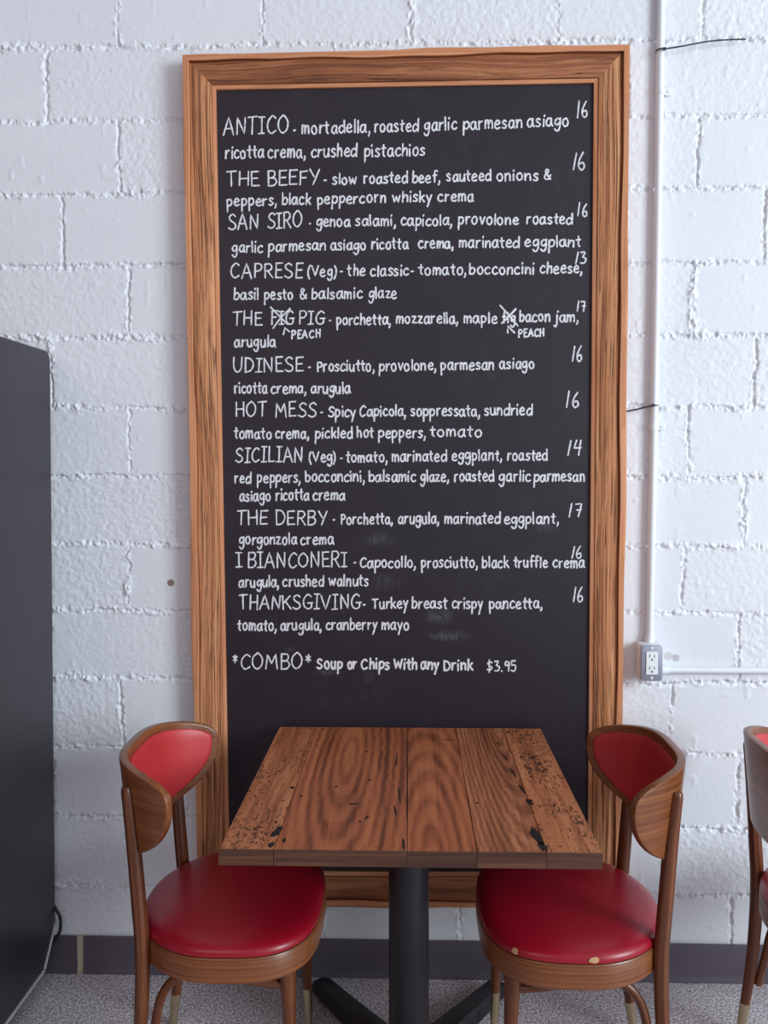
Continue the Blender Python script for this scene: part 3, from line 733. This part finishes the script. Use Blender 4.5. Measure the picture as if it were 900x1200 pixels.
# 0.6 degree lean: the cabinet stands a little out of plumb
vs = [(x-(FT-z)*0.012, y, z) for x, y, z in vs]
b.add(vs, fs); b.build('cabinet', M['fridge'], fr, angle=30)
b = MB(); b.box((-hx-0.008, -hd-0.004, FZ+0.02), (hx-0.012, -hd+0.056, FT-0.004), bev=0.008); dr = b.build('door', M['fridge'], fr, angle=30)
b = MB(); b.tube([(hx-0.08, -hd-0.002, 0.75), (hx-0.08, -hd-0.045, 0.78), (hx-0.08, -hd-0.045, 1.32), (hx-0.08, -hd-0.002, 1.35)], 0.011, 12); b.build('handle', M['plate'], dr)
for sx in (-1, 1):
    for s_y in (-1, 1):
        b = MB(); b.tube([(sx*(hx-0.07)-0.02, s_y*(hd-0.12), 0), (sx*(hx-0.07)-0.02, s_y*(hd-0.12), 0.012), (sx*(hx-0.07)-0.02, s_y*(hd-0.12), FZ+0.004)], [0.022, 0.02, 0.014], 14, smooth=False); b.build('foot', M['rubber'], fr)
b = MB()
xe = hx-(FT-FZ)*0.012+0.001
b.tube([(xe, -hd+0.06, FZ-0.002), (xe, 0.0, FZ-0.003), (xe, hd-0.09, FZ-0.003)], 0.0042, 8)
b.tube([(xe, hd-0.086, FZ), (xe+0.0005, hd-0.05, FZ+0.04), (xe+0.001, hd-0.008, 0.155)], 0.0038, 8)
b.build('edge_strip', M['whitetrim'], fr)
b = MB(); O = Vector(fr.location)
cord = [on_plane(57, 1052, 2.565), on_plane(64, 1063, 2.566), on_plane(70.5, 1076, 2.566), on_plane(70, 1092, 2.564), on_plane(63, 1103, 2.56), on_plane(57, 1118, 2.55), on_plane(52, 1135, 2.53)]
b.tube([p-O for p in cord], 0.0045, 10, 6); b.build('power_cord', M['rubber'], fr)

# ------------------------------------------------------------------ table
TX0, TX1, TY0, TY1, TZ = -0.377, 0.376, 1.716, 2.546, 0.765
tcx, tcy = -0.002, 2.13
tb = thing('cafe_table', (tcx, tcy, 0), 'square cafe table of reclaimed planks on a black pedestal under the chalkboard', 'table')
b = MB(); TH = 0.032
edges = [TX0, -0.268, -0.005, 0.132, 0.268, TX1]; kinds = [0, 1, 2, 3, 0]
mats = [M['table_a'], M['table_b'], M['table_b'], M['table_c'], M['table_edge'], M['gouge']]
offs = [(0.31, 0.02, 0), (0.13, 0.055, 0.3), (0.02, 0.09, 1.2), (-0.05, 0.07, 0.4), (1.7, 0.03, 2.0)]
x0_, x1_, y0_, y1_ = TX0-tcx, TX1-tcx, TY0-tcy, TY1-tcy
for i in range(5):
    a, c = edges[i]-tcx, edges[i+1]-tcx
    gapl = 0.0 if i == 0 else 0.0005; gapr = 0.0 if i == 4 else 0.0005
    a += gapl; c -= gapr
    bv = 0.002
    la = a+(bv if i == 0 else 0.0006); lc = c-(bv if i == 4 else 0.0006)
    nY = 12; vs = []; gs = []; fs = []
    rows = []
    for j in range(nY+1):
        y = y0_+bv+(y1_-y0_-2*bv)*j/nY
        for (x, z) in ((a, TZ-bv), (la, TZ), (lc, TZ), (c, TZ-bv)): vs.append((x, y, z))
    for j in range(nY):
        for k in range(3): fs.append((j*4+k, j*4+k+1, j*4+k+5, j*4+k+4))
    ox, oy, oz = offs[i]
    mid = (a+c)/2
    gs = [(x-mid+ (0.02 if i in (1,) else ox), oy + (z-TZ), y+oz) for x, y, z in vs]
    b.add(vs, fs, gs, kinds[i])
    # front/back/bottom of this plank (edge material)
    vs = [(a, y0_, TZ-bv), (c, y0_, TZ-bv), (c, y0_, TZ-TH), (a, y0_, TZ-TH), (a, y1_, TZ-bv), (c, y1_, TZ-bv), (c, y1_, TZ-TH), (a, y1_, TZ-TH), (la, y0_+bv, TZ), (lc, y0_+bv, TZ), (la, y1_-bv, TZ), (lc, y1_-bv, TZ), (a, y0_+bv, TZ-bv), (c, y0_+bv, TZ-bv), (a, y1_-bv, TZ-bv), (c, y1_-bv, TZ-bv)]
    fs = [(0, 1, 2, 3), (5, 4, 7, 6), (3, 2, 6, 7), (0, 8, 9, 1), (4, 10, 11, 5), (0, 3, 7, 4), (1, 5, 6, 2), (0, 12, 8), (1, 9, 13), (4, 14, 10), (5, 11, 15)]
    gs = [(z*1.0+y*0.2+i*0.3, y, x*0.25+i) for x, y, z in vs]
    b.add(vs, fs, gs, 4)
# black filled gouges and nail marks, flush with the top
def gouge(px, py, lx, ly, rot=0.0, seed=0):
    d = FWD + RT2*((px-450)/FPX) - UP2*((py-600)/FPX); d = d*((TZ-EYE)/d.z)
    r = random.Random(seed); n = 14; vs = []
    for k in range(n):
        a = 2*math.pi*k/n; rr = 0.75+0.5*r.random()
        u, v = math.cos(a)*lx*rr, math.sin(a)*ly*rr
        vs.append((d.x-tcx+u*math.cos(rot)-v*math.sin(rot), d.y-tcy+u*math.sin(rot)+v*math.cos(rot), TZ+0.0003))
    b.add(vs, [tuple(range(n))], None, 5)
for i, a in enumerate([(414, 942, .011, .004, 0), (371, 874, .004, .003, 0), (373, 867, .003, .004, .4), (430, 881, .004, .005, .2), (343, 923, .005, .010, .5), (394, 922, .004, .005, 0), (353, 933, .003, .006, .3), (433, 914, .004, .008, -.3), (430, 958, .003, .010, -.3), (422, 963, .003, .005, 0),
                       (527, 867, .018, .003, 0), (324, 975, .008, .030, -.15), (318, 990, .006, .014, 0), (333, 985, .004, .012, .1), (629, 980, .010, .040, .14), (636, 992, .008, .022, .16), (620, 940, .006, .020, .1), (612, 925, .003, .030, .1), (601, 905, .003, .035, .12), (592, 888, .0022, .03, .15), (584, 872, .002, .02, .1), (622, 938, .004, .006, 0), (559, 941, .003, .005, 0), (557, 856, .003, .003, 0), (463, 858, .003, .003, 0), (473, 990, .0025, .03, .05), (468, 930, .002, .05, .05), (463, 950, .0022, .03, .1), (465, 890, .002, .06, -.02), (378, 854, .004, .004, 0), (606, 857, .003, .003, 0), (477, 939, .0014, .10, 0), (476.5, 880, .0012, .12, 0)]):
    gouge(*a, seed=i)
b.build('tabletop', mats, tb, angle=30)
b = MB(); b.tube([(0, 0, 0.035), (0, 0, TZ-TH-0.012)], 0.049, 40); b.build('column', M['iron'], tb)
b = MB(); b.box((-0.14, -0.14, TZ-TH-0.014), (0.14, 0.14, TZ-TH), bev=0.003)
for sx in (-1, 1):
    b.tube([(sx*0.03, 0, TZ-TH-0.06), (sx*0.12, 0, TZ-TH-0.012)], 0.008, 8)
b.build('top_plate', M['iron'], tb, angle=30)
b = MB(); b.tube([(0, 0, 0.012), (0, 0, 0.05), (0, 0, 0.075), (0, 0, 0.085)], [0.075, 0.072, 0.060, 0.050], 32, smooth=False); b.build('base_hub', M['iron'], tb)
def base_leg(dx, dy):
    b = MB(); L = math.hypot(dx, dy); ux, uy = dx/L, dy/L; nx, ny = -uy, ux
    secs = [(0.03, 0.043, 0.016, 0.076), (0.10, 0.038, 0.018, 0.072), (0.25, 0.033, 0.018, 0.062), (L-0.03, 0.030, 0.018, 0.050), (L-0.008, 0.026, 0.018, 0.045), (L, 0.018, 0.020, 0.036)]
    vs = []; fs = []
    for s_, hw_, zb, zt in secs:
        for (o_, z) in ((-hw_, zb), (-hw_, zt-0.014), (-hw_*0.72, zt-0.002), (0, zt), (hw_*0.72, zt-0.002), (hw_, zt-0.014), (hw_, zb)):
            vs.append((ux*s_+nx*o_, uy*s_+ny*o_, z))
    for i in range(len(secs)-1):
        for k in range(7): fs.append((i*7+k, i*7+(k+1) % 7, (i+1)*7+(k+1) % 7, (i+1)*7+k))
    fs += [tuple(range(7)), tuple(range(35, 42))]
    b.add(vs, fs); o = b.build('base_leg', M['iron'], tb, angle=45)
    b = MB(); b.tube([(ux*(L-0.045), uy*(L-0.045), 0), (ux*(L-0.045), uy*(L-0.045), 0.019)], [0.02, 0.016], 14); b.build('glide', M['rubber'], o)
for sx in (-1, 1):
    for s_y in (-1, 1): base_leg(sx*0.262, s_y*0.375)

# ------------------------------------------------------------------ chairs (local: +x is the front, origin on the floor under the seat)
AX, AY = 0.219, 0.262
def outline(th, k=1.0, inset=0.0):
    c, s = math.cos(th), math.sin(th); n = 3.1 if c > 0 else 2.1
    x = (AX*k-inset)*math.copysign(abs(c)**(2/n), c); y = (AY*k-inset)*math.copysign(abs(s)**(2/n), s)
    return x, y
def rings(mb, secs, n=72, cap0=True, cap1=True, mi=0, grain='around'):
    vs = []; gs = []; fs = []
    for inset, z in secs:
        for k in range(n):
            th = 2*math.pi*k/n; x, y = outline(th, 1.0, inset); vs.append((x, y, z))
            gs.append((z, 0.3+inset, 0.22*(abs(th-math.pi))) if grain == 'around' else (x, y, z))
    m_ = len(secs)
    for r in range(m_-1): fs += [(r*n+k, r*n+(k+1) % n, (r+1)*n+(k+1) % n, (r+1)*n+k) for k in range(n)]
    if cap0: fs.append(tuple(range(n)))
    if cap1: fs.append(tuple(range((m_-1)*n, m_*n)))
    mb.add(vs, fs, gs, mi)
ZC, SH_T, SH_B = 0.782, 0.066, 0.174      # height of the tips, rise above and drop below them
PW, PX0, PB, PP = 0.245, -0.240, 0.146, 3.6   # plan of the bent backrest: half width, middle, wrap, power
_dy = np.linspace(0, PW, 200); _x = PX0+PB*(_dy/PW)**PP
_s = np.concatenate([[0], np.cumsum(np.hypot(np.diff(_dy), np.diff(_x)))])
SA = float(_s[-1])
def bpt(s, zz, off):
    """point of the bent backrest: s along the bend, zz height, off towards the sitter"""
    dy = float(np.interp(abs(s), _s, _dy)); x = PX0+PB*(dy/PW)**PP
    sl = PB*PP/PW*(dy/PW)**(PP-1); L = math.hypot(1, sl)
    nx, ny = 1/L, -sl/L                      # towards the sitter
    y = dy+ny*off; x = x+nx*off-(zz-0.778)*0.10
    return (x, math.copysign(y, s) if y > 0 else 0.0, zz)
def shield(n, q_):
    """outline of the backrest unrolled, evenly spaced: n points (u, v) inset by q_"""
    P = []
    for k in range(2400):
        a = 2*math.pi*k/2400; c, s = math.cos(a), math.sin(a); up = s > 0; e = 2/2.35 if up else 2/2.15
        P.append((math.copysign(abs(c)**e, c)*(SA-q_), math.copysign(abs(s)**e, s)*((SH_T if up else SH_B)-q_)))
    P = np.array(P+[P[0]]); L = np.concatenate([[0], np.cumsum(np.hypot(*np.diff(P, axis=0).T))])
    t = np.linspace(0, L[-1], n, endpoint=False)
    return np.interp(t, L, P[:, 0]), np.interp(t, L, P[:, 1])
def shell(mb, inset0, layers, n=160, closed=True):
    """layers: (radial fraction, inset m, offset); first and last are centres"""
    vs = []; gs = []; fs = []
    for fr_, ins, off in layers:
        U, V = shield(n, ins+inset0)
        for u, v in zip(U*fr_, V*fr_):
            vs.append(bpt(u, ZC+v, off)); gs.append((v+0.5, off, u))
    m_ = len(layers)
    for r in range(m_-1): fs += [(r*n+k, r*n+(k+1) % n, (r+1)*n+(k+1) % n, (r+1)*n+k) for k in range(n)]
    if closed: fs.append(tuple(range(n)))
    fs.append(tuple(range((m_-1)*n, m_*n)))
    mb.add(vs, fs, gs)
def make_chair(label, group):
    t = thing('cafe_chair', (0, 0, 0), label, 'chair', group)
    b = MB(); rings(b, [(0.03, 0.383), (0.003, 0.383), (0, 0.386), (0, 0.437), (0.002, 0.440), (0.03, 0.440)])
    b.build('seat_rim', M['chair_edge'], t, angle=40)
    b = MB(); rings(b, [(0.012, 0.440), (0.002, 0.443), (0.0015, 0.449), (0.005, 0.457), (0.014, 0.464), (0.035, 0.470), (0.075, 0.4745), (0.12, 0.477), (0.17, 0.478), (0.195, 0.478)], grain='')
    b.build('seat_pad', M['vinyl'], t, angle=60)
    for s in (-1, 1):
        b = MB()
        b.tube([(-0.2045, s*0.187, 0.075), (-0.190, s*0.186, 0.18), (-0.181, s*0.185, 0.30), (-0.178, s*0.185, 0.42), (-0.184, s*0.185, 0.52), (-0.194, s*0.185, 0.66), (-0.204, s*0.185, 0.76), (-0.207, s*0.185, 0.785), (-0.208, s*0.185, 0.796)],
               [0.0122, 0.0145, 0.0165, 0.0172, 0.0172, 0.0165, 0.0145, 0.0138, 0.0110], 18, 5)
        lg = b.build('rear_leg', M['chair'], t)
        b = MB(); b.tube([(-0.202, s*0.187, 0.09), (-0.208, s*0.1875, 0.045), (-0.214, s*0.188, 0.0)], [0.0142, 0.0125, 0.0105], 18, smooth=False); b.build('ferrule', M['brass'], lg)
        b = MB()
        b.tube([(0.148, s*0.1550, 0.400), (0.152, s*0.1580, 0.30), (0.1585, s*0.1645, 0.120)], [0.0225, 0.0178, 0.0120], 20, 4)
        lg = b.build('front_leg', M['chair'], t)
        b = MB(); b.tube([(0.1585, s*0.1645, 0.124), (0.160, s*0.166, 0.06), (0.162, s*0.168, 0.0)], [0.0128, 0.0110, 0.009], 18, smooth=False); b.build('ferrule', M['brass'], lg)
        b = MB()
        b.tube([(0.142, s*0.157, 0.324), (0.09, s*0.164, 0.333), (0.02, s*0.170, 0.346), (-0.05, s*0.172, 0.354), (-0.085, s*0.172, 0.352), (-0.113, s*0.173, 0.338), (-0.134, s*0.174, 0.31), (-0.146, s*0.176, 0.275), (-0.156, s*0.178, 0.22), (-0.172, s*0.180, 0.145)], [0.0105]*10, 16, 6)
        b.build('brace', M['chair'], t)
    b = MB()
    h = 0.0100
    FR = [q/20 for q in range(2, 20)]
    shell(b, 0.0, [(0.02, 0, h)] + [(q, 0, h) for q in FR] + [(1, 0.003, h), (1, 0.0008, h-0.0006), (1, 0, h-0.002), (1, 0, -h+0.002), (1, 0.0008, -h+0.0006), (1, 0.003, -h)] + [(q, 0, -h) for q in FR[::-1]] + [(0.02, 0, -h)])
    bk = b.build('backrest', M['chair_edge'], t, angle=45)
    b = MB(); shell(b, 0.019, [(1, 0.004, h-0.001), (1, 0.0, h+0.001), (1, 0.001, h+0.0025), (1, 0.004, h+0.0045)] + [(q, 0, h+0.0045+0.0050*(1-((q-0.08)/0.92)**5)) for q in [0.98]+[q/24 for q in range(23, 1, -1)]] + [(0.02, 0, h+0.0095)], closed=False)
    b.build('back_pad', M['vinyl_back'], bk, angle=60)
    return t
GRP = 'red vinyl cafe chairs'
c1 = make_chair('red vinyl bentwood chair left of the table, next to refrigerator', GRP)
c1.location = (-0.432, 2.155, 0)
c2 = copy_thing(c1); c2['label'] = 'red vinyl bentwood chair right of the table, chipped along its seat edge'
c2.location = (0.386, 2.152, 0); c2.rotation_euler = (0, 0, math.pi)
c3 = copy_thing(c1); c3['label'] = 'third red chair cut off at the right edge, standing behind the right chair'
c3.location = (1.095, 2.150, 0)
# worn spots on the seat edge of the right-hand chair
pad2 = [c for c in c2.children if c.name.startswith('seat_pad')][0]
for (px, py) in ((597.5, 1121), (699, 1130)):
    d = FWD + RT2*((px-450)/FPX) - UP2*((py-600)/FPX); d = d*((0.452-EYE)/d.z)
    lx, ly = -(d.x-c2.location.x), -(d.y-c2.location.y)
    th = min(range(720), key=lambda k: (outline(2*math.pi*k/720)[0]*ly-outline(2*math.pi*k/720)[1]*lx)**2 + (0 if outline(2*math.pi*k/720)[0]*lx+outline(2*math.pi*k/720)[1]*ly > 0 else 9))*2*math.pi/720
    b = MB(); r = random.Random(int(px)); n = 12
    dth = [(math.cos(2*math.pi*k/n)*0.010*(.8+.4*r.random()), math.sin(2*math.pi*k/n)*0.0065*(.8+.4*r.random())) for k in range(n)]
    vs = []
    for du, dz in dth:
        x, y = outline(th+du/0.22, 1.0, -0.0004+0.004*max(0, dz/0.0065)); vs.append((x, y, 0.4515+dz))
    x, y = outline(th, 1.0, -0.0012); vs.append((x, y, 0.4515))
    b.add(vs, [(k, (k+1) % n, n) for k in range(n)]); o = b.build('worn_chip', M['chip'], pad2); o['label'] = 'tan worn chip'
